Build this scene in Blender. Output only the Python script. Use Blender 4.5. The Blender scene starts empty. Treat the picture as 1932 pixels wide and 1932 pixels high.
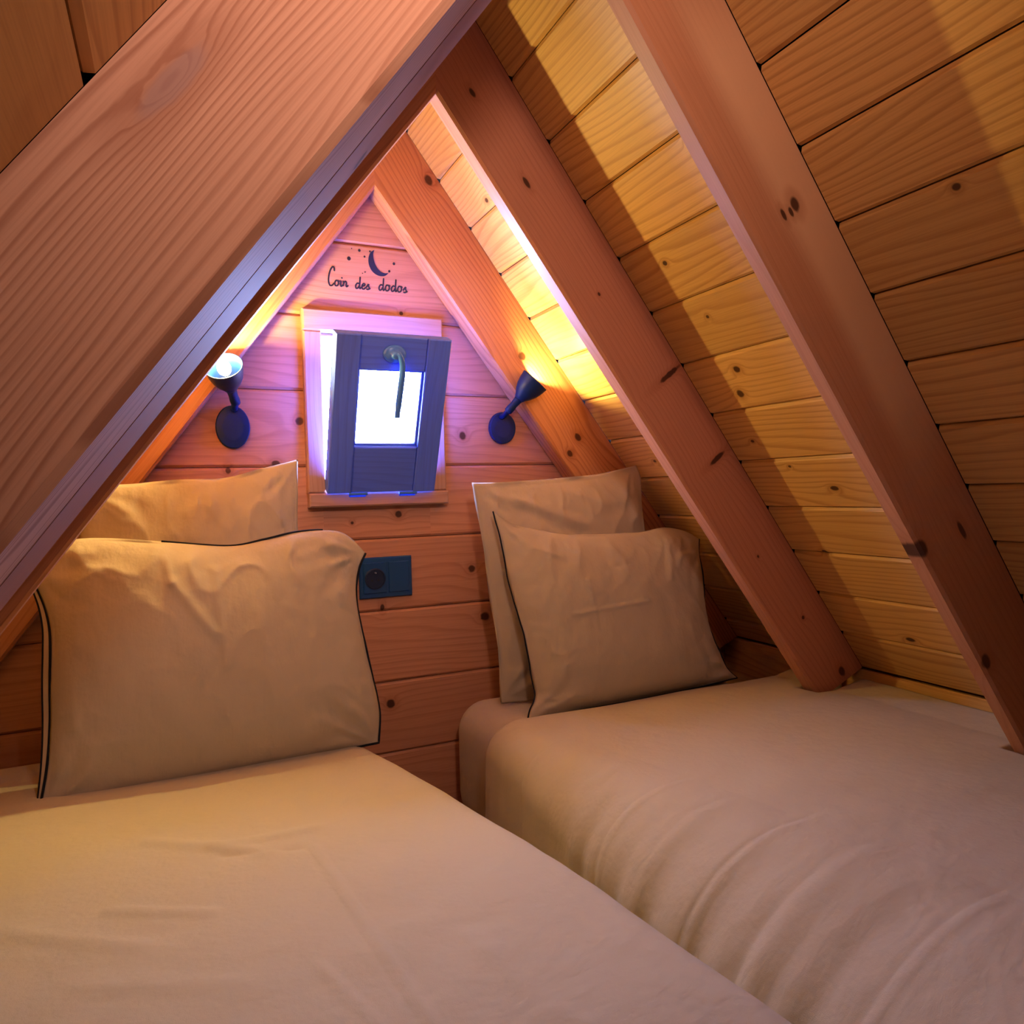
import bpy, bmesh, math, random
import numpy as np
from mathutils import Vector, Matrix, noise

# ------------------------------------------------------------------ camera, sky, daylight, exposure
# Room frame ("u" units): X across, Y into the gable wall (Y = 0), Z up, ridge of the rafters' undersides at (0, *, 0).
# One u is 1.25 m; the floor is at z = -1.36 u.
S, ZF = 1.25, -1.36
def W(p): return Vector((p[0]*S, p[1]*S, (p[2]-ZF)*S))
TH = 0.9268159                      # roof slope
TAN, CS, SN = math.tan(TH), math.cos(TH), math.sin(TH)
HR = 0.1228                         # rafter depth

random.seed(7)
scene = bpy.context.scene
COL = scene.collection
cd = bpy.data.cameras.new('camera'); cam = bpy.data.objects.new('camera', cd); COL.objects.link(cam)
cd.sensor_width = 36; cd.sensor_fit = 'HORIZONTAL'; cd.lens = 1364.975/1932*36
cd.clip_start = 0.01
Rc = [[0.9059558, -0.4225979, -0.0255934], [-0.0358094, -0.0162521, -0.9992265], [0.4218551, 0.9061714, -0.0298567]]
M = Matrix([[Rc[0][i], -Rc[1][i], -Rc[2][i]] for i in range(3)]).to_4x4()
M.translation = W((-0.36753, -1.42055, -0.58383))
cam.matrix_world = M
scene.camera = cam

world = bpy.data.worlds.new('world'); scene.world = world; world.use_nodes = True
bg = world.node_tree.nodes['Background']
bg.inputs['Color'].default_value = (0.36, 0.48, 1.0, 1); bg.inputs['Strength'].default_value = 175.0

vs = scene.view_settings
vs.view_transform = 'Standard'; vs.look = 'None'; vs.gamma = 1.0; vs.use_curve_mapping = False
vs.exposure = 0.22
scene.cycles.adaptive_threshold = 0.04; scene.cycles.max_bounces = 5; scene.cycles.glossy_bounces = 2; scene.cycles.transmission_bounces = 3; scene.cycles.transparent_max_bounces = 6
scene.cycles.caustics_reflective = False; scene.cycles.caustics_refractive = False
scene.cycles.diffuse_bounces = 3
scene.cycles.sample_clamp_indirect = 6.0

def area(name, loc, target, size, energy, color, spread=math.pi):
    l = bpy.data.lights.new(name, 'AREA'); l.energy = energy; l.color = color
    l.shape = 'RECTANGLE'; l.size = size[0]*S; l.size_y = size[1]*S; l.spread = spread
    o = bpy.data.objects.new(name, l); COL.objects.link(o)
    o.location = W(loc); o.rotation_euler = (W(target)-W(loc)).to_track_quat('-Z', 'Y').to_euler()
    return o
# unseen warm fill light, added near the ridge above the camera
area('warm_fill', (-0.18, -1.42, -0.105), (-0.20, -0.42, -0.27), (0.10, 0.08), 2.6, (1.0, 0.68, 0.56), math.radians(112))
# the gable window: a portal only steers the sampling of the sky through the opening
po = area('sky_portal', (0.0, 0.085, -0.427), (0.0, -1.0, -0.427), (0.206, 0.296), 1.0, (1, 1, 1))
po.data.cycles.is_portal = True

# ------------------------------------------------------------------ helpers
def tag(o, label=None, cat=None, group=None, kind=None):
    for k, v in (('label', label), ('category', cat), ('group', group), ('kind', kind)):
        if v: o[k] = v
    return o

def empty(name, p, label=None, cat=None, group=None, kind=None):
    o = bpy.data.objects.new(name, None); COL.objects.link(o); o.location = W(p); o.empty_display_size = 0.05
    return tag(o, label, cat, group, kind)

def world_loc(o):
    l = o.location.copy(); p = o.parent
    while p: l += p.location; p = p.parent
    return l

def mk(name, verts, faces, mat, parent=None, smooth=False, wc=None, fix=False):
    """verts in u units -> mesh object with its origin at its middle; wc: per-vertex wood coordinates (metres)."""
    P = [W(v) for v in verts]
    lo = Vector((min(p.x for p in P), min(p.y for p in P), min(p.z for p in P)))
    hi = Vector((max(p.x for p in P), max(p.y for p in P), max(p.z for p in P)))
    c = (lo+hi)/2
    if parent is None: c.z = lo.z
    me = bpy.data.meshes.new(name)
    me.from_pydata([p-c for p in P], [], faces)
    if fix:
        bm = bmesh.new(); bm.from_mesh(me); bmesh.ops.recalc_face_normals(bm, faces=bm.faces); bm.to_mesh(me); bm.free()
    if wc is not None:
        a = me.attributes.new('wc', 'FLOAT_VECTOR', 'POINT')
        a.data.foreach_set('vector', np.array(wc, dtype=np.float32).ravel())
    if smooth: me.polygons.foreach_set('use_smooth', [True]*len(me.polygons))
    me.materials.append(mat); me.update()
    o = bpy.data.objects.new(name, me); COL.objects.link(o)
    if parent is not None:
        o.parent = parent; o.location = c - world_loc(parent)
    else: o.location = c
    return o

def prism(rings, cap=True):
    """rings: lists of equal length -> verts, faces of a closed solid."""
    n = len(rings[0]); v = [p for r in rings for p in r]; f = []
    for k in range(len(rings)-1):
        for i in range(n):
            j = (i+1) % n
            f.append((k*n+i, k*n+j, (k+1)*n+j, (k+1)*n+i))
    if cap:
        f.append(tuple(range(n-1, -1, -1))); f.append(tuple((len(rings)-1)*n+i for i in range(n)))
    return v, f

def rnd_off(): return (random.uniform(-40, 40), random.uniform(-40, 40), random.uniform(-9, 9))

def board(name, poly, T, frame, mat, parent, bev=0.004, off=None, edges='v'):
    """poly: outline (u, v) of a board; frame(u, v, w) -> room point; its face at w = T is chamfered along v (or all round)."""
    us = [p[0] for p in poly]; vs_ = [p[1] for p in poly]
    v0, v1, u0, u1 = min(vs_), max(vs_), min(us), max(us)
    def inset(p):
        u, v = p
        if abs(v-v0) < 1e-6: v += bev
        elif abs(v-v1) < 1e-6: v -= bev
        if edges == 'all':
            if abs(u-u0) < 1e-6: u += bev
            elif abs(u-u1) < 1e-6: u -= bev
        return (u, v)
    r0 = [(u, v, 0.0) for u, v in poly]; r1 = [(u, v, T-bev) for u, v in poly]
    r2 = [(*inset(p), T) for p in poly]
    v, f = prism([r0, r1, r2])
    o = rnd_off() if off is None else off
    wc = [(p[0]*S+o[0], p[1]*S+o[1], p[2]*S+o[2]) for p in v]
    return mk(name, [frame(*p) for p in v], f, mat, parent, wc=wc, fix=True)

def box(name, lo, hi, mat, parent, bev=0.003, along=0, off=None):
    """bevelled timber box with grain along axis `along`."""
    bm = bmesh.new(); bmesh.ops.create_cube(bm, size=1)
    for v in bm.verts:
        v.co = Vector([lo[i] + (v.co[i]+.5)*(hi[i]-lo[i]) for i in range(3)])
    if bev: bmesh.ops.bevel(bm, geom=bm.edges[:], offset=bev, segments=1, affect='EDGES')
    vv = [v.co.copy() for v in bm.verts]; ff = [[v.index for v in f.verts] for f in bm.faces]
    bm.free()
    o = rnd_off() if off is None else off
    ax = [along] + [a for a in range(3) if a != along]
    wc = [tuple(p[ax[i]]*S+o[i] for i in range(3)) for p in vv]
    return mk(name, vv, ff, mat, parent, wc=wc, fix=True)

def lathe(profile, axis_p, axis_d, n=24, sx=1.0, sy=1.0, cap0=True, cap1=True):
    """profile (r, t) turned about the axis -> verts, faces."""
    d = Vector(axis_d).normalized()
    a = d.cross(Vector((0, 0, 1)));
    if a.length < .1: a = d.cross(Vector((1, 0, 0)))
    a.normalize(); b = a.cross(d)
    P = Vector(axis_p); rings = []
    for r, t in profile:
        rings.append([P + d*t + a*(r*sx*math.cos(2*math.pi*i/n)) + b*(r*sy*math.sin(2*math.pi*i/n)) for i in range(n)])
    v, f = prism(rings, False); m = len(rings)
    if cap0: f.append(tuple(range(n-1, -1, -1)))
    if cap1: f.append(tuple((m-1)*n+i for i in range(n)))
    return v, f

def tube(pts, r, n=6, closed=False):
    P = [Vector(p) for p in pts]; m = len(P); v = []; f = []; prev = None
    for i, p in enumerate(P):
        t = (P[(i+1) % m]-P[i-1]) if closed or 0 < i < m-1 else (P[1]-P[0] if i == 0 else P[-1]-P[-2])
        t.normalize()
        if prev is None:
            a = t.cross(Vector((0, 1, 0)));
            if a.length < .05: a = t.cross(Vector((1, 0, 0)))
        else: a = prev - t*prev.dot(t)
        a.normalize(); prev = a; b = t.cross(a)
        rr = r[i] if isinstance(r, (list, tuple)) else r
        v += [p + a*(rr*math.cos(2*math.pi*k/n)) + b*(rr*math.sin(2*math.pi*k/n)) for k in range(n)]
    for i in range(m if closed else m-1):
        j = (i+1) % m
        for k in range(n):
            l = (k+1) % n
            f.append((i*n+k, i*n+l, j*n+l, j*n+k))
    if not closed:
        f.append(tuple(range(n-1, -1, -1))); f.append(tuple((m-1)*n+k for k in range(n)))
    return v, f

def catmull(pts, k=8, closed=False):
    P = [np.array(p, float) for p in pts]; out = []; m = len(P)
    for i in range(m if closed else m-1):
        if closed: a, b, c, d = P[i-1], P[i], P[(i+1) % m], P[(i+2) % m]
        else: a, b, c, d = P[max(i-1, 0)], P[i], P[i+1], P[min(i+2, m-1)]
        for j in range(k):
            t = j/k
            out.append(.5*((2*b)+(c-a)*t+(2*a-5*b+4*c-d)*t*t+(-a+3*b-3*c+d)*t**3))
    if not closed: out.append(P[-1])
    return out

# ------------------------------------------------------------------ materials
class N:
    def __init__(s, name):
        s.m = bpy.data.materials.new(name); s.m.use_nodes = True; s.t = s.m.node_tree
        s.b = s.t.nodes['Principled BSDF']
    def new(s, ty, **kw):
        n = s.t.nodes.new(ty)
        for k, v in kw.items(): setattr(n, k, v)
        return n
    def put(s, sock, v):
        if hasattr(v, 'is_output') or isinstance(v, bpy.types.NodeSocket): s.t.links.new(v, sock)
        else: sock.default_value = v
    def math(s, op, a, b=0.0, c=0.0, clamp=False):
        n = s.new('ShaderNodeMath', operation=op, use_clamp=clamp)
        for i, x in enumerate((a, b, c)): s.put(n.inputs[i], x)
        return n.outputs[0]
    def vmath(s, op, a, b=(0, 0, 0), out=0):
        n = s.new('ShaderNodeVectorMath', operation=op)
        s.put(n.inputs[0], a); s.put(n.inputs[1], b)
        return n.outputs['Value'] if op in ('LENGTH', 'DISTANCE', 'DOT_PRODUCT') else n.outputs[0]
    def mix(s, f, a, b, blend='MIX'):
        n = s.new('ShaderNodeMix', data_type='RGBA', blend_type=blend)
        s.put(n.inputs[0], f); s.put(n.inputs[6], a); s.put(n.inputs[7], b)
        return n.outputs[2]
    def ramp(s, f, stops, interp='LINEAR'):
        n = s.new('ShaderNodeValToRGB'); n.color_ramp.interpolation = interp; e = n.color_ramp.elements
        while len(e) < len(stops): e.new(0.5)
        for el, (p, c) in zip(e, stops): el.position = p; el.color = c if len(c) == 4 else (*c, 1)
        s.put(n.inputs[0], f); return n.outputs[0]
    def smooth(s, x, lo, hi):
        n = s.new('ShaderNodeMapRange', interpolation_type='SMOOTHSTEP')
        s.put(n.inputs[0], x); n.inputs[1].default_value = lo; n.inputs[2].default_value = hi
        return n.outputs[0]
    def noise(s, vec, scale, detail=2.0, rough=.5):
        n = s.new('ShaderNodeTexNoise'); s.put(n.inputs['Vector'], vec)
        n.inputs['Scale'].default_value = scale; n.inputs['Detail'].default_value = detail; n.inputs['Roughness'].default_value = rough
        return n.outputs['Fac']

def wood(name, light, dark, freq=55, warp=2.6, lines=.55, knots=None, kscale=(2.2, 5.5), kprob=.5, ksize=.055, rough=.45, var=.12, kcol=(.045, .012, .006), spots=(), coat=0.0, spec=.3, core_mix=.92, sap=None):
    """pine: growth rings warped round knots, in the board's own coordinates (along, across, through), metres."""
    k = N(name); c4 = lambda c: (*c, 1)
    at = k.new('ShaderNodeAttribute', attribute_name='wc').outputs['Vector']
    sep = k.new('ShaderNodeSeparateXYZ'); k.put(sep.inputs[0], at); x, y, z = sep.outputs
    q = k.vmath('MULTIPLY', at, (1.3, 6.5, 6.5))
    n1 = k.noise(q, 1.0, 1.5, .4)
    # knots sown on a stretched lattice
    kv = k.vmath('MULTIPLY', at, (kscale[0], kscale[1], 0.6))
    vo = k.new('ShaderNodeTexVoronoi', feature='F1'); vo.voronoi_dimensions = '3D'; k.put(vo.inputs['Vector'], kv)
    vo.inputs['Scale'].default_value = 1.0; vo.inputs['Randomness'].default_value = .85
    pick = k.new('ShaderNodeSeparateColor'); k.put(pick.inputs[0], vo.outputs['Color'])
    has = k.math('LESS_THAN', pick.outputs[0], kprob)
    d = vo.outputs['Distance']
    dk = k.math('ADD', d, k.math('MULTIPLY', k.math('SUBTRACT', 1.0, has), 9.0))
    for (a, c, ra, rc) in spots:          # knots seen in the photograph, by place on the timber
        dv = k.vmath('MULTIPLY', k.vmath('SUBTRACT', at, (a, c, 0)), (ksize/ra, ksize/rc, 0))
        dk = k.math('MINIMUM', dk, k.vmath('LENGTH', dv))
    wob = k.math('MULTIPLY', k.math('SUBTRACT', k.noise(k.vmath('MULTIPLY', at, (30, 90, 90)), 1.0, 2), .5), ksize*.5)
    dk = k.math('ADD', dk, wob)
    swirl = k.math('DIVIDE', .9, k.math('ADD', .25, k.math('POWER', k.math('DIVIDE', dk, ksize*1.6), 2.0)))
    v = k.math('ADD', k.math('MULTIPLY', y, freq), k.math('MULTIPLY', z, freq*.55))
    v = k.math('ADD', v, k.math('MULTIPLY', n1, warp*4))
    v = k.math('ADD', v, swirl)
    fr = k.math('FRACT', v)
    ring = k.ramp(fr, [(0, (0, 0, 0)), (.55, (.08,)*3), (.84, (1, 1, 1)), (.93, (.9,)*3), (1, (0, 0, 0))])
    fib = k.noise(k.vmath('MULTIPLY', at, (9, 420, 420)), 1.0, 2)
    tone = k.noise(k.vmath('MULTIPLY', at, (.9, 4.5, 4.5)), 1.0, 2)
    amt = k.math('MULTIPLY', ring, k.math('MULTIPLY', lines, k.smooth(tone, .1, .6)))
    col = k.mix(amt, c4(light), c4(dark))
    col = k.mix(k.math('MULTIPLY', k.smooth(fib, .35, .75), .22), col, c4([c*.8 for c in dark]))
    if sap:                               # pale sapwood along one side of the timber
        a0, a1, c0, c1 = sap
        sm = k.math('MULTIPLY', k.smooth(x, a0*S-.12, a0*S+.1), k.math('SUBTRACT', 1.0, k.smooth(x, a1*S-.12, a1*S+.15)))
        yy = k.math('ADD', y, k.math('MULTIPLY', k.math('SUBTRACT', n1, .5), .09))
        sm = k.math('MULTIPLY', sm, k.smooth(yy, c0*S, c1*S))
        col = k.mix(k.math('MULTIPLY', sm, .9), col, c4([min(.9, light[0]*1.35), light[1]*1.75, light[2]*1.9]))
    halo = k.math('SUBTRACT', 1.0, k.smooth(dk, ksize*.9, ksize*2.4))
    col = k.mix(k.math('MULTIPLY', halo, .45), col, c4(dark))
    core = k.math('SUBTRACT', 1.0, k.smooth(dk, ksize*.55, ksize*.95))
    col = k.mix(k.math('MULTIPLY', core, core_mix), col, c4(kcol))
    oi = k.new('ShaderNodeObjectInfo').outputs['Random']
    br = k.math('ADD', 1-var, k.math('MULTIPLY', oi, 2*var))
    tb = k.math('ADD', .9, k.math('MULTIPLY', tone, .2))
    hs = k.new('ShaderNodeHueSaturation'); k.put(hs.inputs['Value'], k.math('MULTIPLY', br, tb)); k.put(hs.inputs['Color'], col)
    k.put(k.b.inputs['Base Color'], hs.outputs[0])
    k.b.inputs['Roughness'].default_value = rough; k.b.inputs['Specular IOR Level'].default_value = spec
    k.b.inputs['Coat Weight'].default_value = coat; k.b.inputs['Coat Roughness'].default_value = .3
    return k.m

def cloth(name, col, wr=.35, scale=1.0):
    k = N(name); tc = k.new('ShaderNodeTexCoord').outputs['Object']
    n1 = k.noise(k.vmath('MULTIPLY', tc, (9*scale, 9*scale, 9*scale)), 1.0, 4, .55)
    n2 = k.noise(k.vmath('MULTIPLY', tc, (900, 900, 900)), 1.0, 1)
    n3 = k.noise(k.vmath('MULTIPLY', tc, (34, 34, 7)), 1.0, 3, .6)
    k.put(k.b.inputs['Base Color'], k.mix(k.math('MULTIPLY', n2, .25), (*col, 1), (*[c*.82 for c in col], 1)))
    k.b.inputs['Roughness'].default_value = .92; k.b.inputs['Specular IOR Level'].default_value = .12
    k.b.inputs['Sheen Weight'].default_value = .08
    bp = k.new('ShaderNodeBump'); bp.inputs['Strength'].default_value = wr; bp.inputs['Distance'].default_value = .012
    k.put(bp.inputs['Height'], k.math('ADD', k.math('ADD', k.math('MULTIPLY', n1, .8), k.math('MULTIPLY', n3, .25)), k.math('MULTIPLY', n2, .03)))
    k.put(k.b.inputs['Normal'], bp.outputs[0])
    return k.m

def plain(name, col, rough=.5, metal=0.0, emit=None, spec=.5):
    k = N(name); k.b.inputs['Base Color'].default_value = (*col, 1); k.b.inputs['Roughness'].default_value = rough
    k.b.inputs['Metallic'].default_value = metal; k.b.inputs['Specular IOR Level'].default_value = spec
    tc = k.new('ShaderNodeTexCoord').outputs['Object']
    n = k.noise(tc, 160, 2)
    k.put(k.b.inputs['Roughness'], k.math('ADD', rough-.06, k.math('MULTIPLY', n, .12)))
    if emit: k.b.inputs['Emission Color'].default_value = (*emit[0], 1); k.b.inputs['Emission Strength'].default_value = emit[1]
    return k.m

sp = lambda L, ox=0: [(a*S, c*S, ra*S, rc*S) for a, c, ra, rc in L]
M_ROOF = wood('pine_ceiling', (.70, .395, .135), (.40, .17, .045), freq=60, lines=.55, kscale=(2.0, 4.6), kprob=.13, ksize=.05, var=.12, spots=sp([(-.500, .391, .006, .005), (-.523, .494, .004, .004), (-.521, .592, .009, .008), (-.500, .636, .009, .009), (-.466, .730, .005, .004), (-.581, .835, .010, .006), (-.483, .978, .008, .006), (-.562, 1.175, .011, .007), (-.515, .787, .004, .003), (-.652, .259, .003, .003), (-.937, .449, .006, .005), (-.161, .141, .008, .006), (-.165, .755, .006, .004)]))
M_WALL = wood('pine_wall', (.63, .30, .175), (.38, .14, .07), freq=48, lines=.42, kscale=(2.8, 4.2), kprob=.08, ksize=.05, var=.07, spots=sp([(-.147, -.442, .009, .010), (.184, -.467, .010, .011), (.041, -.626, .009, .009), (.196, -.747, .010, .010), (.224, -.851, .014, .012), (.013, -1.008, .011, .011), (-.277, -.534, .006, .008), (-.053, -.640, .004, .004), (.002, -.812, .005, .009), (.059, -.222, .005, .005), (-.193, -.522, .010, .008)]))
M_RAFT = wood('spruce_rafter', (.56, .245, .125), (.36, .12, .05), freq=75, lines=.5, kprob=.1, kscale=(2.2, 5), ksize=.05, var=.03)
M_R1 = wood('spruce_rafter_wall', (.60, .27, .12), (.32, .10, .04), freq=70, warp=3.2, lines=.7, kprob=0, spots=sp([(.04, .105, .014, .010), (.425, .061, .012, .010), (.638, .064, .012, .009), (.654, .026, .010, .008)]), ksize=.05, var=.02)
M_R2 = wood('spruce_rafter_middle', (.54, .225, .13), (.37, .125, .065), freq=80, warp=2.0, lines=.4, kprob=0, spots=sp([(.559, .092, .006, .034), (.735, .087, .006, .026), (.173, .05, .012, .005), (.025, .052, .010, .005), (.377, .056, .004, .003), (.935, .051, .004, .003), (1.1, .065, .005, .004), (1.255, .076, .014, .010)]), ksize=.05, var=.02)
M_R3 = wood('spruce_rafter_near', (.50, .215, .11), (.38, .14, .06), freq=85, warp=2.2, lines=.4, kprob=0, spots=sp([(.386, .079, .012, .008), (.390, .068, .008, .004), (.387, .056, .009, .004), (.845, .004, .017, .012), (1.054, .010, .016, .010), (.876, .08, .02, .006)]), ksize=.05, var=.02, sap=(.16, .72, .03, .075))
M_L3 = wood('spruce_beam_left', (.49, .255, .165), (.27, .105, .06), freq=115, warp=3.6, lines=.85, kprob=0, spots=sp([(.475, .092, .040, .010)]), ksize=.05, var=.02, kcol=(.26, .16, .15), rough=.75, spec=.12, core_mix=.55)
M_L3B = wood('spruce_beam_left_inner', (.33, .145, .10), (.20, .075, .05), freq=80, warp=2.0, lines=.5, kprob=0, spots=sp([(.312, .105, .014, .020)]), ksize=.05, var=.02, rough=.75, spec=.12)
M_SASH = wood('pine_blue_glare', (.10, .19, .90), (.07, .11, .66), freq=50, lines=.4, kprob=.02, var=.04, rough=.4)  # blue of the window glare painted evenly into the sash wood
M_CASE = wood('pine_casing', (.52, .29, .20), (.38, .17, .10), freq=60, lines=.4, kprob=.05, var=.04)
M_REVEAL = wood('pine_reveal', (.32, .23, .19), (.26, .17, .14), freq=60, lines=.3, kprob=0, var=.03)
M_FLOOR = wood('pine_floor', (.50, .25, .10), (.3, .12, .04), kprob=.2)
M_UNDER = plain('roof_underlay', (.02, .012, .008), .95, spec=.05)
M_DUVET = cloth('cream_cotton_duvet', (.60, .50, .385), .65)
M_SHEET = cloth('cream_cotton_sheet', (.60, .50, .38), .55, 1.6)
M_PIL = cloth('cream_cotton_pillow', (.51, .42, .315), .55, 1.3)
M_PIPE = plain('black_piping', (.008, .009, .016), .8, spec=.2)
M_LAMP = plain('navy_lacquer', (.003, .018, .10), .42, spec=.3)
M_OUT = plain('blue_black_plastic', (.006, .055, .19), .35)
M_OUTD = plain('dark_socket', (.003, .012, .05), .4)
M_STEEL = plain('brushed_steel', (.62, .68, .72), .3, 1.0)
M_HANDLE = plain('blue_lacquer', (.06, .20, .70), .3)
M_DECAL = plain('navy_vinyl', (.006, .012, .055), .5)
M_INK = plain('black_vinyl', (.012, .010, .022), .55)
M_BULB = plain('glowing_bulb', (1, .9, .7), .4, emit=((1.0, .80, .46), 60))
k = N('window_glass'); k.b.inputs['Transmission Weight'].default_value = 1; k.b.inputs['Roughness'].default_value = 0; k.b.inputs['IOR'].default_value = 1.45
k.b.inputs['Base Color'].default_value = (.93, .97, 1, 1)
tr = k.new('ShaderNodeBsdfTransparent'); tr.inputs[0].default_value = (.93, .97, 1, 1)
gl = k.new('ShaderNodeBsdfGlossy'); gl.inputs['Roughness'].default_value = .02
fz = k.new('ShaderNodeFresnel'); fz.inputs[0].default_value = 1.45
ms = k.new('ShaderNodeMixShader'); k.put(ms.inputs[0], fz.outputs[0]); k.put(ms.inputs[1], tr.outputs[0]); k.put(ms.inputs[2], gl.outputs[0])
k.t.links.new(ms.outputs[0], k.t.nodes['Material Output'].inputs['Surface'])
M_GLASS = k.m

# ------------------------------------------------------------------ shell
APZ = HR/CS                                 # ridge of the ceiling boards
XK = 0.874                                  # knee walls
YB = -2.75                                  # far end behind the camera
def slope(s, side):                         # (along s, Y, outward w) on the roof plane of the rafters' undersides
    return lambda a, y, w: (side*(a*CS + w*SN), y, -a*SN + w*CS)

fl = empty('floor', (0, -1.3, ZF), kind='structure')
for i in range(14):
    x0 = -.91+i*.13
    box('plank', (x0, YB, ZF-.03), (x0+.128, .0, ZF), M_FLOOR, fl, .002, along=1)

v, f = prism([[(-1.0, y, -1.46), (1.0, y, -1.46), (1.0, y, ZF-.031), (-1.0, y, ZF-.031)] for y in (YB-.06, .12)])
mk('subfloor', v, f, M_UNDER, fl, fix=True)

# gable wall: horizontal boards, cut round the window opening
wb = empty('wall_back', (0, .02, ZF), kind='structure')
fr_w = lambda u, v, w: (u, .016-w, v)
HX, HZ0, HZ1 = .108, -.582, -.272
seams = [.2, .0514] + [-.0936-.145*i for i in range(10)]
def half(z): return min((APZ+.012-z)/TAN, XK+.02)
for a, b in zip(seams[:-1], seams[1:]):
    g = .0006
    zt, zb = a-g, max(b+g, ZF)
    if zt-zb < .02: continue
    def piece(x0f, x1f, z0, z1):
        poly = [(x0f(z0), z0), (x1f(z0), z0), (x1f(z1), z1), (x0f(z1), z1)]
        board('plank', poly, .016, fr_w, M_WALL, wb, .0045, off=(0, 0, random.uniform(-9, 9)))
    neg = lambda z: -half(z)
    if zb < HZ1 and zt > HZ0:
        piece(neg, lambda z: -HX, zb, zt); piece(lambda z: HX, half, zb, zt)
        if zt > HZ1+.01: piece(lambda z: -HX, lambda z: HX, HZ1, zt)
        if zb < HZ0-.01: piece(lambda z: -HX, lambda z: HX, zb, HZ0)
    else: piece(neg, half, zb, zt)
# outer skin of the gable behind the boards (four slabs round the opening)
def skin(poly):
    v, f = prism([[(x, .017, z) for x, z in poly], [(x, .09, z) for x, z in poly]]); mk('backing', v, f, M_UNDER, wb, fix=True)
skin([(-half(HZ1), HZ1), (half(HZ1), HZ1), (0, APZ+.012)])
skin([(-half(HZ1), HZ1), (-HX, HZ1), (-HX, HZ0), (-half(HZ0), HZ0)])
skin([(HX, HZ1), (half(HZ1), HZ1), (half(HZ0), HZ0), (HX, HZ0)])
skin([(-half(HZ0), HZ0), (half(HZ0), HZ0), (XK+.10, -.97), (XK+.10, -1.45), (-XK-.10, -1.45), (-XK-.10, -.97)])

# roof: underlay sheet + boards between the rafters
R = [(-.0483, -.0012), (-.4062, -.3732), (-.7946, -.7681)]
SE = 1.29                                   # where the slope meets the knee wall
def ceiling(side, name, bays):
    c = empty(name, (side*.4, -1.2, -.2), kind='structure')
    F = slope(0, side)
    w0 = HR+.022
    poly = [(-w0*SN/CS, YB-.06), (1.60, YB-.06), (1.60, .16), (-w0*SN/CS, .16)]
    v, f = prism([[F(a, y, w0+.03) for a, y in poly], [F(a, y, w0) for a, y in poly]])
    mk('underlay', v, f, M_UNDER, c, fix=True)
    for (y0, y1, first, pitch, gap) in bays:
        k0 = math.floor((-.164-first)/pitch)
        for k_ in range(k0, 40):
            a0, a1 = first+pitch*k_+gap/2, first+pitch*(k_+1)-gap/2
            a0 = max(a0, -.163)
            if a0 > SE-.02: break
            if a1-a0 < .02: continue
            a1 = min(a1, SE)
            fr = lambda u, v, w: F(v, u, HR+.018-w)
            board('plank', [(y0, a0), (y1, a0), (y1, a1), (y0, a1)], .018, fr, M_ROOF, c, .0045, off=(0 if side > 0 else 7, 0, random.uniform(-9, 9)))
    return c
ceiling(1, 'ceiling', [(-.372, -.0495, .372-.107*3, .107, .0012), (-.767, -.4075, .1415, .1051, .0012), (YB, -.796, .239, .0994, .0018)])
ceiling(-1, 'ceiling', [(-.372, -.0495, .33, .105, .0012), (-.66, -.4075, .15, .105, .0012), (YB, -.922, .21, .1, .0018)])
for side, nm in ((1, 'wall_right'), (-1, 'wall_left')):
    wl = empty(nm, (side*XK, -1.2, ZF), kind='structure')
    for z1, z0 in ((-.962, -1.09), (-1.092, -1.22), (-1.222, -1.36)):
        lo, hi = (XK, XK+.02) if side > 0 else (-XK-.02, -XK)
        box('plank', (lo, YB, z0), (hi, 0, z1), M_ROOF, wl, .003, along=1)
    lo, hi = (XK+.021, XK+.16) if side > 0 else (-XK-.16, -XK-.021)
    v, f = prism([[(lo, y, -1.46), (hi, y, -1.46), (hi, y, -.975), (lo, y, -.975)] for y in (YB-.05, .06)])
    mk('backing', v, f, M_UNDER, wl, fix=True)
# far gable behind the camera, closing the room
wf = empty('wall_front', (0, YB, ZF), kind='structure')
def far(poly):
    v, f = prism([[(x, YB, z) for x, z in poly], [(x, YB-.03, z) for x, z in poly]]); mk('panel', v, f, M_RAFT, wf, fix=True, wc=[(p[0], p[2], p[1]) for p in v])
far([(-XK, ZF), (XK, ZF), (XK, -.96), (half(-.2), -.2), (0, APZ), (-half(-.2), -.2), (-XK, -.96)])

# ------------------------------------------------------------------ rafters
def rafter_mesh(name, side, ya, yb, mat, parent=None, cham=.004, depth=HR, zbot=-1.004, w0=0.0, off=(0, 0, 0), bend=0.0, nseg=1, cham_far=None, under=False):
    cf = cham if cham_far is None else cham_far
    """timber along the slope from the ridge down to zbot, Y from ya (near) to yb (far); arrises of the underside chamfered."""
    secs = [(yb, w0+cf), (yb-cf, w0), (ya+cham, w0), (ya, w0+cham), (ya, w0+depth), (yb, w0+depth)]
    rings = []; wc = []
    for k_ in range(nseg+1):
        t = k_/nseg; ring = []
        for y, w in secs:
            a_top = -w*SN/CS*1.0                       # plumb cut at the ridge
            a_bot = (-zbot + w*CS)/SN                  # level cut at the foot
            if a_bot*CS+w*SN > XK-.002: a_bot = (XK-.002-w*SN)/CS
            a = a_top + (a_bot-a_top)*t
            b = bend*math.sin(math.pi*t)
            p = (side*(a*CS+(w+b)*SN), y, -a*SN+(w+b)*CS)
            ring.append(p); wc.append((a*S+off[0], y-ya and (y-ya)*S+off[1] or off[1], w*S+off[2]) if under else (a*S+off[0], w*S+off[1], (y-ya)*S+off[2]))
        rings.append(ring)
    v, f = prism(rings)
    return mk(name, v, f, mat, parent, wc=wc, fix=True)

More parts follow.
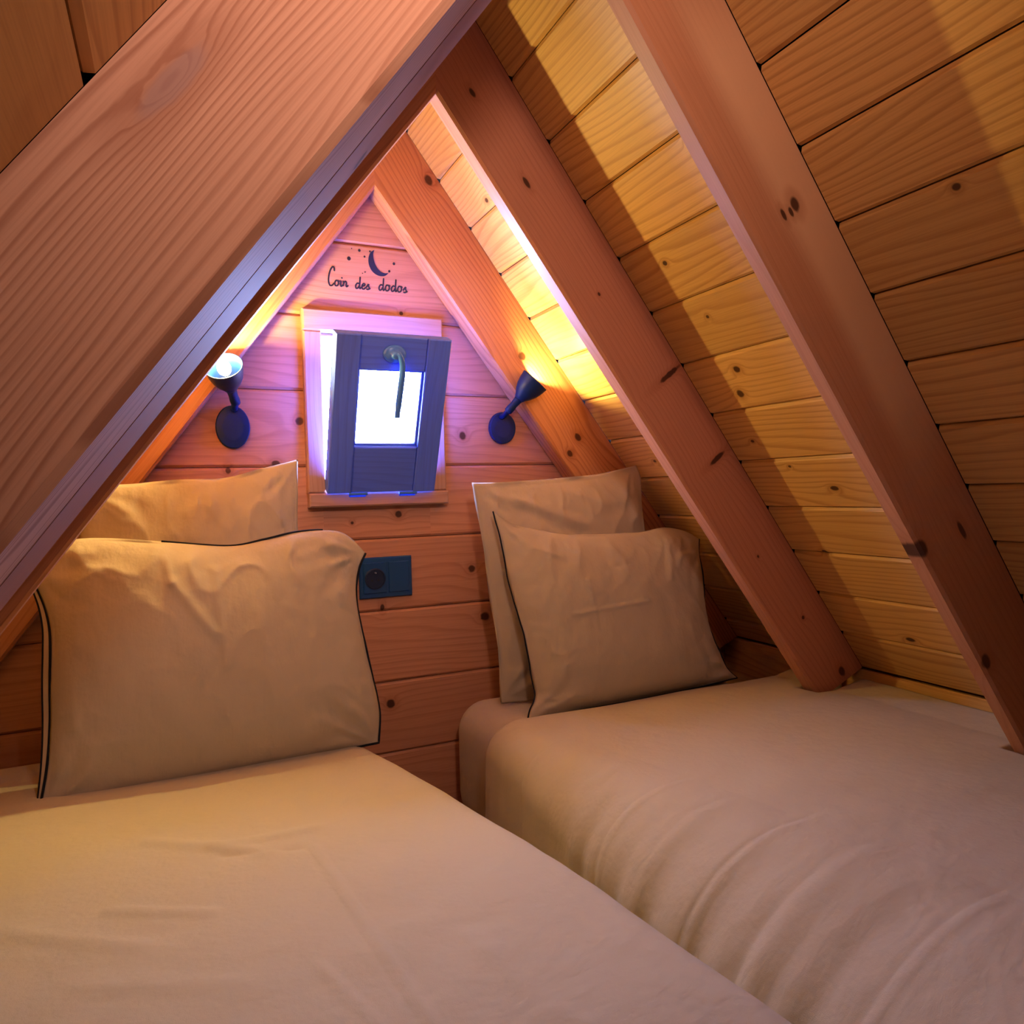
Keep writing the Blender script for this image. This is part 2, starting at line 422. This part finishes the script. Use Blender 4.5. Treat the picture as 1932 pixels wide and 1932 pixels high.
def rafter(side, ya, yb, mat, label, off=None, **kw):
    o = rafter_mesh('rafter', side, ya, yb, mat, off=off if off else (0, 0, 0), **kw)
    return tag(o, label, 'rafter')
rafter(1, *R[0], M_R1, 'knotty orange rafter lying against the gable wall beside the right reading lamp')
rafter(1, *R[1], M_R2, 'reddish rafter with two dark diagonal gashes, landing behind the right pillows')
rafter(1, *R[2], M_R3, 'reddish-brown rafter nearest the viewer on the right slope, with waney edge and knots')
rafter(-1, *R[0], M_RAFT, 'left rafter lying against the gable wall, behind the left reading lamp', off=rnd_off())
rafter(-1, *R[1], M_RAFT, 'dark left rafter just beyond the big foreground beam, lamp-lit on its underside', off=rnd_off(), bend=.006, nseg=8)
# the big doubled beam in the left foreground
bm_ = empty('beam', (-.4, -.8, -.5), 'wide pale-grained doubled beam crossing the left foreground', 'beam')
rafter_mesh('timber', -1, -.9205, -.8005, M_L3, bm_, cham=.006, cham_far=.0012)
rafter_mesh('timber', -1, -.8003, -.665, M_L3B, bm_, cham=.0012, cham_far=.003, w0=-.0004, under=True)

# ------------------------------------------------------------------ window in the gable
wi = empty('window_1', (0, 0, -.6), kind='structure')
YF = -.020
def casing(poly, T=.020, along='u'):
    fr = (lambda u, v, w: (u, -.0005-w, v)) if along == 'u' else (lambda u, v, w: (v, -.0005-w, u))
    if along == 'v': poly = [(z, x) for x, z in poly]
    return board('casing', poly, T, fr, M_CASE, wi, .003, edges='all')
casing([(-.139, -.272), (.139, -.272), (.139, -.231), (-.139, -.231)])
casing([(-.1385, -.580), (-.1045, -.580), (-.1045, -.2725), (-.1385, -.2725)], along='v')
casing([(.1045, -.580), (.1385, -.580), (.1385, -.2725), (.1045, -.2725)], along='v')
casing([(-.1375, -.607), (.1405, -.607), (.1405, -.5805), (-.1375, -.5805)], T=.026)
for lo, hi, al in (((-.109, .0005, -.582), (-.1035, .10, -.272), 2), ((.1035, .0005, -.582), (.109, .10, -.272), 2),
                   ((-.103, .0005, -.2775), (.103, .10, -.272), 0), ((-.103, .0005, -.582), (.103, .10, -.5765), 0)):
    box('reveal', lo, hi, M_REVEAL, wi, .001, along=al)
# tilted sash, hinged at the bottom
A0 = Vector((0, -.030, -.5785)); UP = Vector((0, -.125, .278)).normalized(); NR = Vector((0, -UP.z, UP.y)).normalized()
if NR.y > 0: NR = -NR                         # towards the room
sash = empty('sash', tuple(A0)); sash.parent = wi; sash.location = W(A0)-wi.location
def sf(u, v, w): p = A0 + Vector((u, 0, 0)) + UP*v + NR*w; return tuple(p)
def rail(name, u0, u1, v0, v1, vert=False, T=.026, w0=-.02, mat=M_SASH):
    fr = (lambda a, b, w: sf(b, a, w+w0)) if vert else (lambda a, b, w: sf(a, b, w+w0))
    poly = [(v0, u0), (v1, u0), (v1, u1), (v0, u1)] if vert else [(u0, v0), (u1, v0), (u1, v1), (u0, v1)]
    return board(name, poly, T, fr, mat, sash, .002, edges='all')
SH = .303
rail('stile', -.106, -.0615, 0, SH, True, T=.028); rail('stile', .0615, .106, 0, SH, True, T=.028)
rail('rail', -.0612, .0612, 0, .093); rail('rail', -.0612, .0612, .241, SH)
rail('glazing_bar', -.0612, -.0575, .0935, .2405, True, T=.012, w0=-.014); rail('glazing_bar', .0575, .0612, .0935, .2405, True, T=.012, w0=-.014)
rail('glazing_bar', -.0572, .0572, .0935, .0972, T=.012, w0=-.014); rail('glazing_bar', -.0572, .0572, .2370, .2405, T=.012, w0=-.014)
v, f = prism([[sf(u, w_, -.010) for u, w_ in ((-.0595, .095), (.0595, .095), (.0595, .239), (-.0595, .239))], [sf(u, w_, -.007) for u, w_ in ((-.0595, .095), (.0595, .095), (.0595, .239), (-.0595, .239))]])
mk('glass_pane', v, f, M_GLASS, sash, fix=True)
# handle: rosette and lever hanging across the pane
v, f = lathe([(.0165, 0), (.0165, .004), (.0125, .007), (.007, .008), (.007, .018), (.0045, .020)], sf(.000, .272, .006), NR, 20, 1.3, 1.0)
v2, f2 = tube([sf(*p) for p in catmull([(.001, .276, .022), (.006, .272, .0245), (.010, .262, .025), (.0125, .245, .024), (.0130, .22, .021), (.0125, .19, .019), (.0118, .162, .019), (.0118, .156, .020)], 5)],
              [.0052]*6+[.0055]*10+[.0060]*12+[.0052]*8, 8)
n0 = len(v)
mk('handle', list(v)+list(v2), f+[tuple(i+n0 for i in q) for q in f2], M_HANDLE, sash, smooth=True, fix=True)
for hx in (-.047, .052):                      # butt hinges on the sill
    v, f = tube([(hx-.018, -.034, -.583), (hx+.018, -.034, -.583)], .0028, 10)
    v2, f2 = prism([[(hx-.016, -.0275, -.589), (hx+.016, -.0275, -.589), (hx+.016, -.0275, -.583), (hx-.016, -.0275, -.583)], [(hx-.016, -.0262, -.589), (hx+.016, -.0262, -.589), (hx+.016, -.0262, -.583), (hx-.016, -.0262, -.583)]])
    n0 = len(v)
    mk('hinge', list(v)+list(v2), f+[tuple(i+n0 for i in q) for q in f2], M_HANDLE, wi, fix=True)

# ------------------------------------------------------------------ wall decal: moon, dots, lettering
dec = empty('wall_decal', (0, -.001, -.13), 'black and navy sticker of crescent moon, stars and handwriting above the window', 'wall sticker')
def flat(name, pts, mat, t=.0006):
    pts = [(float(p[0]), float(p[1])) for p in pts]
    v, f = prism([[(x, -.0002, z) for x, z in pts], [(x, -.0002-t, z) for x, z in pts]]); return mk(name, v, f, mat, dec, fix=True)
outer = [(.008, -.1015), (.000, -.1075), (-.0042, -.118), (-.0042, -.130), (.0005, -.1415), (.009, -.1492), (.0195, -.1520), (.029, -.1500), (.0352, -.1440)]
inner = [(.0352, -.1440), (.0275, -.1455), (.0190, -.1425), (.0125, -.1360), (.0080, -.1275), (.0058, -.1180), (.0055, -.1090), (.008, -.1015)]
flat('moon', catmull(outer, 5)[:-1]+catmull(inner, 5)[:-1], M_DECAL)
for x, z, r in ((-.043, -.124, .0036), (-.022, -.106, .0026), (-.012, -.117, .0019), (-.001, -.1055, .0017), (.047, -.1245, .0026), (.037, -.1405, .0023), (-.012, -.147, .0013), (-.017, -.150, .0009), (-.037, -.104, .0010)):
    flat('star', [(x+r*math.cos(a*.5236), z+r*math.sin(a*.5236)*1.1) for a in range(12)], M_INK)
def letter(strokes, x, z, h, slant=.12):
    """strokes in units of the x-height."""
    for st in strokes:
        pts = catmull([(x+(px+slant*pz)*h, -.0006, z+pz*h) for px, pz in st], 5)
        m = len(pts)
        v, f = tube(pts, [.0011 if i in (0, m-1) else .0017 for i in range(m)], 5)
        LV.extend([(p[0], -.0002-max(0, min(1, (-.0002-p[1])/.0016))*.0008, p[2]) for p in v]); LF.extend([tuple(i+LO[0] for i in q) for q in f]); LO[0] += len(v)
GL = {'C': ([[(1.0, 2.6), (.85, 3.25), (.55, 3.3), (.25, 2.7), (.08, 1.7), (.12, .7), (.42, .02), (.85, .05), (1.15, .5)]], 1.15),
      'o': ([[(.62, .95), (.25, .95), (.08, .5), (.25, .05), (.6, .08), (.78, .5), (.62, .95), (.92, .8)]], 1.05),
      'i': ([[(0, .8), (.12, .95), (.1, .3), (.25, .02), (.5, .3)], [(.20, 1.40), (.26, 1.62)]], .5),
      'n': ([[(0, .7), (.12, .95), (.1, .05), (.15, .6), (.4, .95), (.6, .75), (.58, .25), (.72, .02), (1.0, .3)]], 1.0),
      'd': ([[(.68, .85), (.35, .95), (.08, .55), (.18, .05), (.5, .1), (.75, .6)], [(.72, 2.1), (.74, 1.1), (.76, .3), (.9, .02), (1.15, .35)]], 1.08),
      'e': ([[(.05, .5), (.5, .6), (.6, .85), (.35, .98), (.1, .6), (.2, .08), (.5, .02), (.85, .35)]], .85),
      's': ([[(0, .3), (.4, .95), (.42, .6), (.6, .25), (.35, .0), (.05, .1)], [(.45, .02), (.8, .25)]], .8)}
LV, LF, LO = [], [], [0]
for word, x, z, h in (('Coin', -.086, -.1795, .0108), ('des', -.0330, -.1808, .0112), ('dodos', .0135, -.1800, .0118)):
    for i, ch in enumerate(word):
        st, wd = GL[ch]; letter(st, x, z, h); x += wd*h
mk('lettering', LV, LF, M_INK, dec, fix=True)

# ------------------------------------------------------------------ double socket
ou = empty('wall_socket', (.01, 0, -.75), 'dark blue double wall socket beside the front left pillow', 'socket')
fo = lambda u, v, w: (u, -.0003-w, v)
board('plate', [(-.044, -.791), (.0632, -.791), (.0632, -.710), (-.044, -.710)], .007, fo, M_OUT, ou, .002, edges='all')
sk = board('socket_insert', [(-.036, -.781), (.0095, -.781), (.0095, -.720), (-.036, -.720)], .0022, lambda u, v, w: (u, -.0074-w, v), M_OUT, ou, .001, edges='all')
board('blank_insert', [(.0145, -.781), (.0565, -.781), (.0565, -.720), (.0145, -.720)], .0022, lambda u, v, w: (u, -.0074-w, v), M_OUT, ou, .001, edges='all')
v, f = lathe([(.021, 0), (.021, .0018), (.0185, .0022), (.018, .0008), (.001, .0006)], (-.0133, -.0097, -.752), (0, -1, 0), 28)
mk('socket_ring', v, f, M_OUTD, sk, smooth=False, fix=True)
for dx in (-.0065, .0065):
    v, f = lathe([(.0022, 0), (.0022, .0006)], (-.0133+dx, -.0104, -.755), (0, -1, 0), 10); mk('pin_hole', v, f, M_INK, sk, fix=True)
v, f = lathe([(.0016, 0), (.0016, .007), (.0006, .0085)], (-.0133, -.0102, -.740), (0, -1, 0), 10); mk('earth_pin', v, f, M_STEEL, sk, smooth=True, fix=True)

# ------------------------------------------------------------------ reading lamps
def reading_lamp(pc, rx, rz, elbow, axis, label, power, bulb_off=.030, size=1.0):
    L = empty('reading_lamp', pc, label, 'lamp', 'reading lamps on the gable wall')
    v, f = lathe([(.0, 0), (1, 0), (1, .0060), (.985, .0080), (.94, .0092), (.6, .0105), (0.02, .0110)], (pc[0], -.0005, pc[2]), (0, -1, 0), 36, rx, rz, cap0=False)
    mk('wall_plate', v, f, M_LAMP, L, fix=True)
    E0 = Vector(elbow); ax = Vector(axis).normalized()
    base = Vector((elbow[0]*.9+pc[0]*.1, -.011, elbow[2]-.010))
    v, f = tube(catmull([base, base+Vector((0, -.014, .002)), E0], 5), .0062, 12)
    mk('knuckle', v, f, M_LAMP, L, smooth=True, fix=True)
    s = size
    # arm and shade share the axis: slim neck flaring into a bell
    v, f = lathe([(.004, -.007), (.0085, -.004), (.0088, .004), (.0078, .014), (.0088, .026), (.0098, .031)], E0, ax, 24)
    mk('arm', v, f, M_LAMP, L, smooth=True, fix=True)
    prof = [(.0092, .029), (.0125, .035), (.0185, .043), (.0235, .053), (.0265, .064), (.0285, .076), (.0290, .078),
            (.0275, .078), (.0255, .065), (.0222, .053), (.0170, .044), (.0100, .036), (.001, .034)]
    v, f = lathe([(r*s, .029+(t-.029)*s) for r, t in prof], E0, ax, 32, cap0=True, cap1=True)
    sh = mk('lamp_shade', v, f, M_LAMP, L, smooth=True, fix=True)
    bc = E0+ax*(.029+bulb_off*s)
    v, f = lathe([(.001, -.012), (.006, -.0105), (.0105, -.004), (.0115, .002), (.0105, .008), (.006, .0115), (.001, .0125)], bc, ax, 16)
    b = mk('bulb', v, f, M_BULB, sh, smooth=True, fix=True)
    b.visible_shadow = True
    for nm, pw, r, off, sz in power:
        l = bpy.data.lights.new('lamp_light', 'SPOT' if sz else 'POINT'); l.energy = pw; l.color = nm; l.shadow_soft_size = r
        if sz: l.spot_size = sz; l.spot_blend = .6
        o = bpy.data.objects.new('lamp_light', l); COL.objects.link(o); o.parent = L
        o.location = W(bc+ax*off) - L.location
        o.rotation_euler = ax.to_track_quat('-Z', 'Y').to_euler()
    return L
WARM = (1.0, .77, .25)
reading_lamp((-.2665, -.0005, -.4555), .0297, .0395, (-.2630, -.036, -.412), (-.26, -.74, .62),
             'left reading lamp with lit navy shade turned up towards the viewer', [(WARM, 17, .012, .0175, 0)], size=1.12, bulb_off=.042)
reading_lamp((.2735, -.0005, -.450), .0305, .0340, (.2700, -.050, -.4165), (.080, -.050, .100),
             'right reading lamp with navy shade pointing up at the sloping ceiling', [(WARM, 7, .006, .0185, 0)], size=1.08, bulb_off=.016)

# ------------------------------------------------------------------ beds
def lerp_tab(tab, y):
    if y >= tab[0][0]: return tab[0][1]
    for (a, va), (b, vb) in zip(tab, tab[1:]):
        if y >= b: return va+(vb-va)*(a-y)/(a-b)
    return tab[-1][1]
XL = [(-.03, -.120), (-.243, -.080), (-.456, -.024), (-.594, .006), (-.76, .038), (-.89, .055), (-1.02, .070), (-1.30, .074), (-1.7, .074)]
XR = [(-.03, .118), (-.4, .118), (-1.7, .118)]
YFOOT = -1.66
def rounded_box(x0, x1, y0, y1, z0, z1, r, warp, n=10):
    """soft mattress block as a welded grid."""
    bm = bmesh.new(); bmesh.ops.create_cube(bm, size=1)
    for v in bm.verts: v.co = Vector((x0+(v.co.x+.5)*(x1-x0), y0+(v.co.y+.5)*(y1-y0), z0+(v.co.z+.5)*(z1-z0)))
    bmesh.ops.bevel(bm, geom=bm.edges[:], offset=r, segments=8, profile=.5, affect='EDGES')
    bmesh.ops.triangulate(bm, faces=[f for f in bm.faces if len(f.verts) > 4])
    vv = [warp(v.co) for v in bm.verts]; ff = [[v.index for v in f.verts] for f in bm.faces]; bm.free()
    return vv, ff
M_BASE = wood('pine_bed_base', (.5, .26, .12), (.3, .13, .05), kprob=.2)
def bed(side, tab, label):
    xa = tab[0][1]+.012*side
    B = empty('bed', (side*.45, -.85, ZF), label, 'bed')
    w = lambda c: (c.x + (lerp_tab(tab, c.y)-tab[0][1])*max(0, min(1, 1-(abs(c.x-xa)-.07)/.5)), c.y, c.z)
    x0, x1 = sorted((xa, side*.735))
    v, f = rounded_box(x0, x1, YFOOT, -.022, -1.25, -1.006 if side > 0 else -1.016, .062, w)
    mt = mk('mattress', v, f, M_SHEET, B, smooth=True); mt['label'] = 'mattress in a cream fitted sheet'
    y = -.06
    for yy in (-.30, -.75, -1.2, -1.6):
        box('slat', (min(x0, x1)+.10, yy-.05, -1.268), (max(x0, x1)-.02, yy+.05, -1.252), M_BASE, B, .002)
    box('side_board', (side*.23-.012, YFOOT+.02, -1.33), (side*.23+.012, -.05, -1.27), M_BASE, B, .002, along=1)
    box('side_board', (side*.70-.012, YFOOT+.02, -1.33), (side*.70+.012, -.05, -1.27), M_BASE, B, .002, along=1)
    for yy in (-.09, -1.55):
        for xx in (side*.23, side*.70):
            box('leg', (xx-.02, yy-.02, ZF), (xx+.02, yy+.02, -1.331), M_BASE, B, .002, along=2)
    return B
bed(1, [(-.03, .118), (-.35, .118), (-.95, .27), (-1.7, .28)], 'right bed with cream mattress under the right slope')
bed(-1, XL, 'left bed with cream mattress under the left slope')

def crease(p, segs):
    h = 0.0
    for (ax_, ay, bx, by, wd, amp) in segs:
        dx, dy = bx-ax_, by-ay; L2 = dx*dx+dy*dy
        t = ((p[0]-ax_)*dx+(p[1]-ay)*dy)/L2
        e = max(0, -t, t-1)*math.sqrt(L2)
        tt = max(0, min(1, t)); d2 = (p[0]-ax_-dx*tt)**2+(p[1]-ay-dy*tt)**2
        if d2 > 16*wd*wd: continue
        h += amp*math.exp(-d2/(wd*wd))
    return h

FEET = {1: R[1:], -1: [R[1], (-.9205, -.665)]}
def duvet(side, tab, y0, y1, xo, folds, creases, label, rs=.055, zt=-.9985, nv=330, seed=0, loft=.010):
    """quilt laid over the bed: flat top, rounded shoulder on the aisle side, hanging side with folds, tucked against the slope."""
    n_top, n_arc, n_side = 190, 16, 30
    verts = []; nu = n_top+n_arc+n_side
    for j in range(nv):
        ty = j/(nv-1); y = y0+(y1-y0)*ty
        xe = lerp_tab(tab, y)
        r = rs + (.16*max(0, min(1, (-y-.35)/.6)) if side > 0 else 0); rz = rs+(r-rs)*.7
        for i in range(nu):
            if i < n_top:
                t = i/n_top; u = t; x = side*xo + (xe+side*r-side*xo)*t; z = zt; nx, nz = 0, 1; hang = 0
            elif i < n_top+n_arc:
                a = (i-n_top)/n_arc*math.pi/2; x = xe+side*r - side*r*math.sin(a); z = zt-rz+rz*math.cos(a); nx, nz = -side*math.sin(a), math.cos(a); hang = 0
            else:
                t = (i-n_top-n_arc)/(n_side-1); z = zt-rz-(1.325+zt-rz)*t; x = xe - side*.012*t; nx, nz = -side, 0; hang = t
            d = .0045*(noise.noise(Vector((x*4.1+seed, y*3.3, 3.1+seed))))+.0011*noise.noise(Vector((x*11, y*13+seed, z*4)))
            top = max(0, nz)
            # loft in the middle, sinking at the tuck
            if i < n_top:
                t = i/n_top
                d += loft*math.sin(math.pi*min(1, t*1.05))**.8*min(1, (y0-y)/.25) + (.016*(1-t/.12) if t < .12 else 0)
            if hang or (i >= n_top):
                g = hang if hang else 0
                g2 = .45+.55*g if i >= n_top+n_arc else .45*((i-n_top)/n_arc)**1.5
                fo = .0060*math.sin(y*71+2.2*math.sin(y*13+seed)+z*5)+.0050*math.sin(y*117+z*9+2*math.sin(y*21))
                ww = max(0, min(1, (-y-.45)/.3))
                d += g2*fo*(.35+.65*ww)*(1 if side > 0 else .15)
            if i >= n_top-20:
                for (yc, lean, wd, amp) in folds:
                    yy = y-(yc+lean*max(0, -1.05-z))
                    on = min(1, max(0, (i-(n_top-20))/28))
                    q = yy/wd
                    d += on*amp*(math.exp(-q*q) - .9*math.exp(-((q-1.1)/.55)**2))
            d += crease((x, y), creases)*top
            for (ya, yb) in FEET[side]:
                if abs(x) > .735 and ya-.012 < y < yb+.012: z -= .05*min(1, (abs(x)-.735)/.03)
            # foot and head hems turn down
            if j < 3: z -= .0025*(3-j)
            verts.append((x+nx*d, y, z+nz*d))
    faces = [(j*nu+i, j*nu+i+1, (j+1)*nu+i+1, (j+1)*nu+i) for j in range(nv-1) for i in range(nu-1)]
    if side > 0: faces = [tuple(reversed(q)) for q in faces]
    o = mk('duvet', verts, faces, M_DUVET, None, smooth=True)
    sm = o.modifiers.new('cloth_thickness', 'SOLIDIFY'); sm.thickness = .006*S; sm.offset = -1
    return tag(o, label, 'duvet')
duvet(1, XR, -.255, YFOOT-.01, .862,
      [(-.405, -.10, .005, .0020), (-.62, -.06, .005, .0016), (-.785, .02, .005, .0018), (-.99, .03, .005, .0018), (-.53, 0, .010, .0008), (-.70, .05, .010, .0010), (-.87, 0, .010, .0010)],
      [(.55, -.50, .80, -.62, .03, .002), (.40, -.70, .75, -.95, .05, .003), (.25, -.95, .55, -1.05, .03, -.002)],
      'smooth cream duvet spread over the right bed', seed=2.0)
duvet(-1, XL, -.05, YFOOT-.01, .862, [],
      [(-.234, -.56, -.194, -.95, .0035, .0030), (-.268, -.78, -.225, -.92, .004, .002), (-.41, -.455, -.28, -.55, .010, .0030), (-.34, -.505, -.22, -.510, .008, .0030),
       (-.33, -.532, -.25, -.555, .007, -.0025), (-.44, -.60, -.35, -.65, .007, .0025), (-.52, -.60, -.41, -.68, .009, .0022), (-.13, -.80, -.11, -.92, .012, .0015), (-.45, -.72, -.33, -.78, .012, .0016)],
      'smooth cream duvet spread over the left bed in the foreground', rs=.04, seed=9.0, zt=-1.0055, loft=.005)

# ------------------------------------------------------------------ pillows
def resample(pts, n):
    P = catmull(pts, 12); P = [np.array(p) for p in P]
    L = [0.0]
    for a, b in zip(P, P[1:]): L.append(L[-1]+np.linalg.norm(b-a))
    out = []
    for k_ in range(n):
        t = L[-1]*k_/(n-1); i = 0
        while i < len(L)-2 and L[i+1] < t: i += 1
        f_ = (t-L[i])/max(1e-9, L[i+1]-L[i]); out.append(P[i]+(P[i+1]-P[i])*f_)
    return out

def pillow(name, top, right, bottom, left, y0, lean, thick, label, cat, piping=None, double_left=False, creases=(), seed=0, group=None, flange=.03, n=110, wr=.0035, top_span=None, bellow=.35):
    """top: left to right, right: top to bottom, bottom: left to right, left: top to bottom, all (x, z) on the pillow's own leaning plane."""
    T, Rr, Bt, Lf = (resample(c, n) for c in (top, right, bottom, left))
    tl = math.tan(math.radians(lean))
    nrm = Vector((0, -math.cos(math.radians(lean)), math.sin(math.radians(lean))))
    nrm.normalize()
    grid = np.zeros((n, n, 2))
    for j in range(n):
        v = j/(n-1)
        for i in range(n):
            u = i/(n-1)
            a = (1-v)*T[i]+v*Bt[i]; b = (1-u)*Lf[j]+u*Rr[j]
            c = (1-u)*(1-v)*T[0]+u*(1-v)*T[-1]+(1-u)*v*Bt[0]+u*v*Bt[-1]
            grid[j, i] = a+b-c
    def base(p):
        return Vector((p[0], y0+(p[1]+1.0)*tl, p[1]))
    def puff(u, v):
        a, b = 1-abs(2*u-1)**2.6, 1-abs(2*v-1)**2.6
        a = max(0, (a-flange)/(1-flange)); b = max(0, (b-flange)/(1-flange))
        sag = .82+.36*v
        return thick*(a*b)**.62*sag
    cor = [(grid[0, 0], 1, -1), (grid[0, -1], -1, -1), (grid[-1, 0], 1, 1), (grid[-1, -1], -1, 1)]
    sgn = {0: 1, 1: -1}
    verts = []; idx = {}
    for s_ in (0, 1):
        for j in range(n):
            for i in range(n):
                edge = i in (0, n-1) or j in (0, n-1)
                if s_ == 1 and edge: idx[s_, j, i] = idx[0, j, i]; continue
                u, v = i/(n-1), j/(n-1); p = grid[j, i]
                hf = puff(u, v); h = max(.0016, hf*(1 if s_ == 0 else bellow))
                em = min(1, 10*min(u, v, 1-u, 1-v))
                w = 0.0
                for q, (c, sx, sz) in enumerate(cor):
                    dx, dz = (p[0]-c[0])*sx, (p[1]-c[1])*sz
                    rr = math.hypot(dx, dz); ph = math.atan2(dz, dx)
                    w += wr*math.exp(-(rr/.095)**2)*math.sin(ph*(9+q)+seed+q*2.1+3*noise.noise(Vector((rr*18, ph*2, seed+q))))*min(1, rr/.02)
                w += .0042*noise.noise(Vector((p[0]*9+seed, p[1]*7, s_*5.0+seed)))+.0020*noise.noise(Vector((p[0]*34, p[1]*16+seed, 1.0)))
                rg = 1-abs(noise.noise(Vector((p[0]*13+seed*3, p[1]*10-seed, seed+s_))))*2.2
                mk_ = math.exp(-(v/.22)**2)*.9+math.exp(-((1-u)/.14)**2)*.6+math.exp(-(u/.14)**2)*.5+.18
                w += .0050*max(0, rg)**4*mk_
                rg = 1-abs(noise.noise(Vector((p[0]*27-seed, p[1]*20+seed, seed*2+s_))))*2.4
                w += .0022*max(0, rg)**4*mk_
                # gathers running in from the side seams
                w += .0016*math.sin(v*62+5*noise.noise(Vector((v*7, u*3, seed))))*(math.exp(-(u/.07)**2)+math.exp(-((1-u)/.09)**2))
                w += .0014*math.sin(u*70+5*noise.noise(Vector((u*7, v*3, seed+4))))*math.exp(-(v/.08)**2)
                if s_ == 0: w += crease((p[0], p[1]), creases)
                pt = base(p) + nrm*((h+w*em*min(1, hf/.014))*sgn[s_])
                if edge:
                    pt = base(p)+nrm*(.004*math.sin(u*17+v*13+seed)+ .003*noise.noise(Vector((u*11, v*11, seed))))
                idx[s_, j, i] = len(verts); verts.append(tuple(pt))
    faces = []
    for s_ in (0, 1):
        for j in range(n-1):
            for i in range(n-1):
                q = (idx[s_, j, i], idx[s_, j+1, i], idx[s_, j+1, i+1], idx[s_, j, i+1])
                faces.append(q if s_ == 0 else tuple(reversed(q)))
    e = empty(name, (float(grid[-1, n//2][0]), y0, float(grid[-1, n//2][1])), label, cat, group)
    mk('cover', verts, faces, M_PIL, e, smooth=True)
    if piping:
        sides = [idx[0, j, n-1] for j in range(0, n)]+[idx[0, n-1, i] for i in range(n-2, -1, -1)]+[idx[0, j, 0] for j in range(n-2, -1, -1)]
        v, f = tube([verts[i] for i in sides], piping, 6)
        if top_span:                      # along the top the seam shows only where the cover does not roll over it
            v2, f2 = tube([verts[idx[0, 0, i]] for i in range(int(top_span[0]*(n-1)), int(top_span[1]*(n-1))+1)], piping, 6)
            n0 = len(v); v = list(v)+list(v2); f = f+[tuple(i+n0 for i in q) for q in f2]
        pp = mk('piping', v, f, M_PIPE, e, smooth=True, fix=True); pp['label'] = 'black piping along the seam'
        if double_left:
            pts = [tuple(Vector(verts[idx[0, j, 0]])+Vector((-.0085*math.sin(math.pi*j/(n-1))**.5-.001, .004, 0))) for j in range(2, n-1)]
            v, f = tube(pts, piping*.9, 6); pp = mk('piping', v, f, M_PIPE, e, smooth=True, fix=True); pp['label'] = 'second line of black piping'
            strip = [pts, [verts[idx[0, j, 0]] for j in range(2, n-1)]]
            m = len(pts); v = strip[0]+strip[1]; f = [(i, i+1, m+i+1, m+i) for i in range(m-1)]
            fo_ = mk('flange', v, f, M_PIL, e); sm = fo_.modifiers.new('thick', 'SOLIDIFY'); sm.thickness = .002; sm.offset = 0
    return e

pillow('pillow', [(-.50, -.558), (-.432, -.557), (-.358, -.552), (-.284, -.549), (-.223, -.533), (-.167, -.519)],
       [(-.167, -.519), (-.171, -.588), (-.173, -.653), (-.165, -.82), (-.155, -1.0)], [(-.52, -1.002), (-.34, -1.003), (-.155, -1.0)],
       [(-.50, -.558), (-.505, -.65), (-.51, -.82), (-.52, -1.002)], -.14, 5, .036,
       'plain cream pillow at the back of the left bed, leaning under the left lamp', 'pillow', seed=1.3, wr=.0045, bellow=.6)
pillow('pillow', [(.162, -.566), (.225, -.567), (.289, -.564), (.414, -.557), (.48, -.549), (.547, -.536)],
       [(.547, -.536), (.560, -.568), (.560, -.62), (.562, -.678), (.565, -.82), (.57, -1.0)], [(.195, -1.0), (.38, -1.004), (.57, -1.0)],
       [(.162, -.566), (.172, -.66), (.182, -.764), (.192, -.868), (.195, -1.0)], -.14, 5, .036,
       'plain square cream pillow at the back of the right bed, leaning on the gable wall', 'pillow', seed=4.1, wr=.006, bellow=.6, flange=.10,
       creases=[(.20, -.585, .40, -.66, .010, .004), (.22, -.61, .38, -.68, .012, -.004), (.33, -.57, .45, -.62, .010, .003), (.50, -.56, .54, -.66, .012, .004)])
pillow('pillow', [(-.572, -.668), (-.508, -.640), (-.392, -.650), (-.291, -.662), (-.235, -.655), (-.181, -.645), (-.125, -.644), (-.095, -.655), (-.068, -.688)],
       [(-.068, -.688), (-.082, -.715), (-.089, -.764), (-.080, -.854), (-.066, -.942), (-.073, -1.0)],
       [(-.554, -1.016), (-.45, -1.010), (-.339, -1.008), (-.20, -1.004), (-.073, -1.0)],
       [(-.572, -.668), (-.558, -.702), (-.540, -.765), (-.540, -.853), (-.543, -.947), (-.554, -1.016)], -.235, 13, .052,
       'large cream pillow with black piping standing at the front of the left bed', 'pillow', piping=.0019, double_left=True, seed=2.7, top_span=(.36, .84), wr=.006,
       creases=[(-.315, -.70, -.305, -.85, .0045, .0028), (-.385, -.675, -.375, -.72, .006, .0035), (-.375, -.72, -.32, -.80, .007, .0035), (-.255, -.77, -.24, -.92, .006, .0018), (-.17, -.72, -.165, -.95, .008, .0016), (-.13, -.67, -.10, -.72, .008, .004), (-.18, -.69, -.11, -.665, .01, .004)])
pillow('pillow', [(.185, -.623), (.215, -.646), (.245, -.656), (.366, -.676), (.507, -.677), (.575, -.672), (.63, -.682), (.667, -.700)],
       [(.667, -.700), (.660, -.73), (.655, -.78), (.652, -.882), (.676, -.962), (.707, -.995)],
       [(.203, -1.010), (.32, -1.004), (.441, -1.003), (.58, -1.0), (.707, -.995)],
       [(.185, -.623), (.199, -.74), (.216, -.858), (.226, -.950), (.224, -.972), (.212, -.99), (.203, -1.010)], -.235, 13, .055,
       'cream pillow with black piping standing at the front of the right bed', 'pillow', piping=.0016, seed=6.2, wr=.006,
       creases=[(.345, -.77, .348, -.86, .004, .002), (.30, -.83, .47, -.82, .004, .0022), (.56, -.70, .54, -.78, .007, .004), (.60, -.70, .57, -.75, .007, .004), (.25, -.70, .30, -.72, .007, .003), (.40, -.75, .46, -.745, .006, -.0015)])
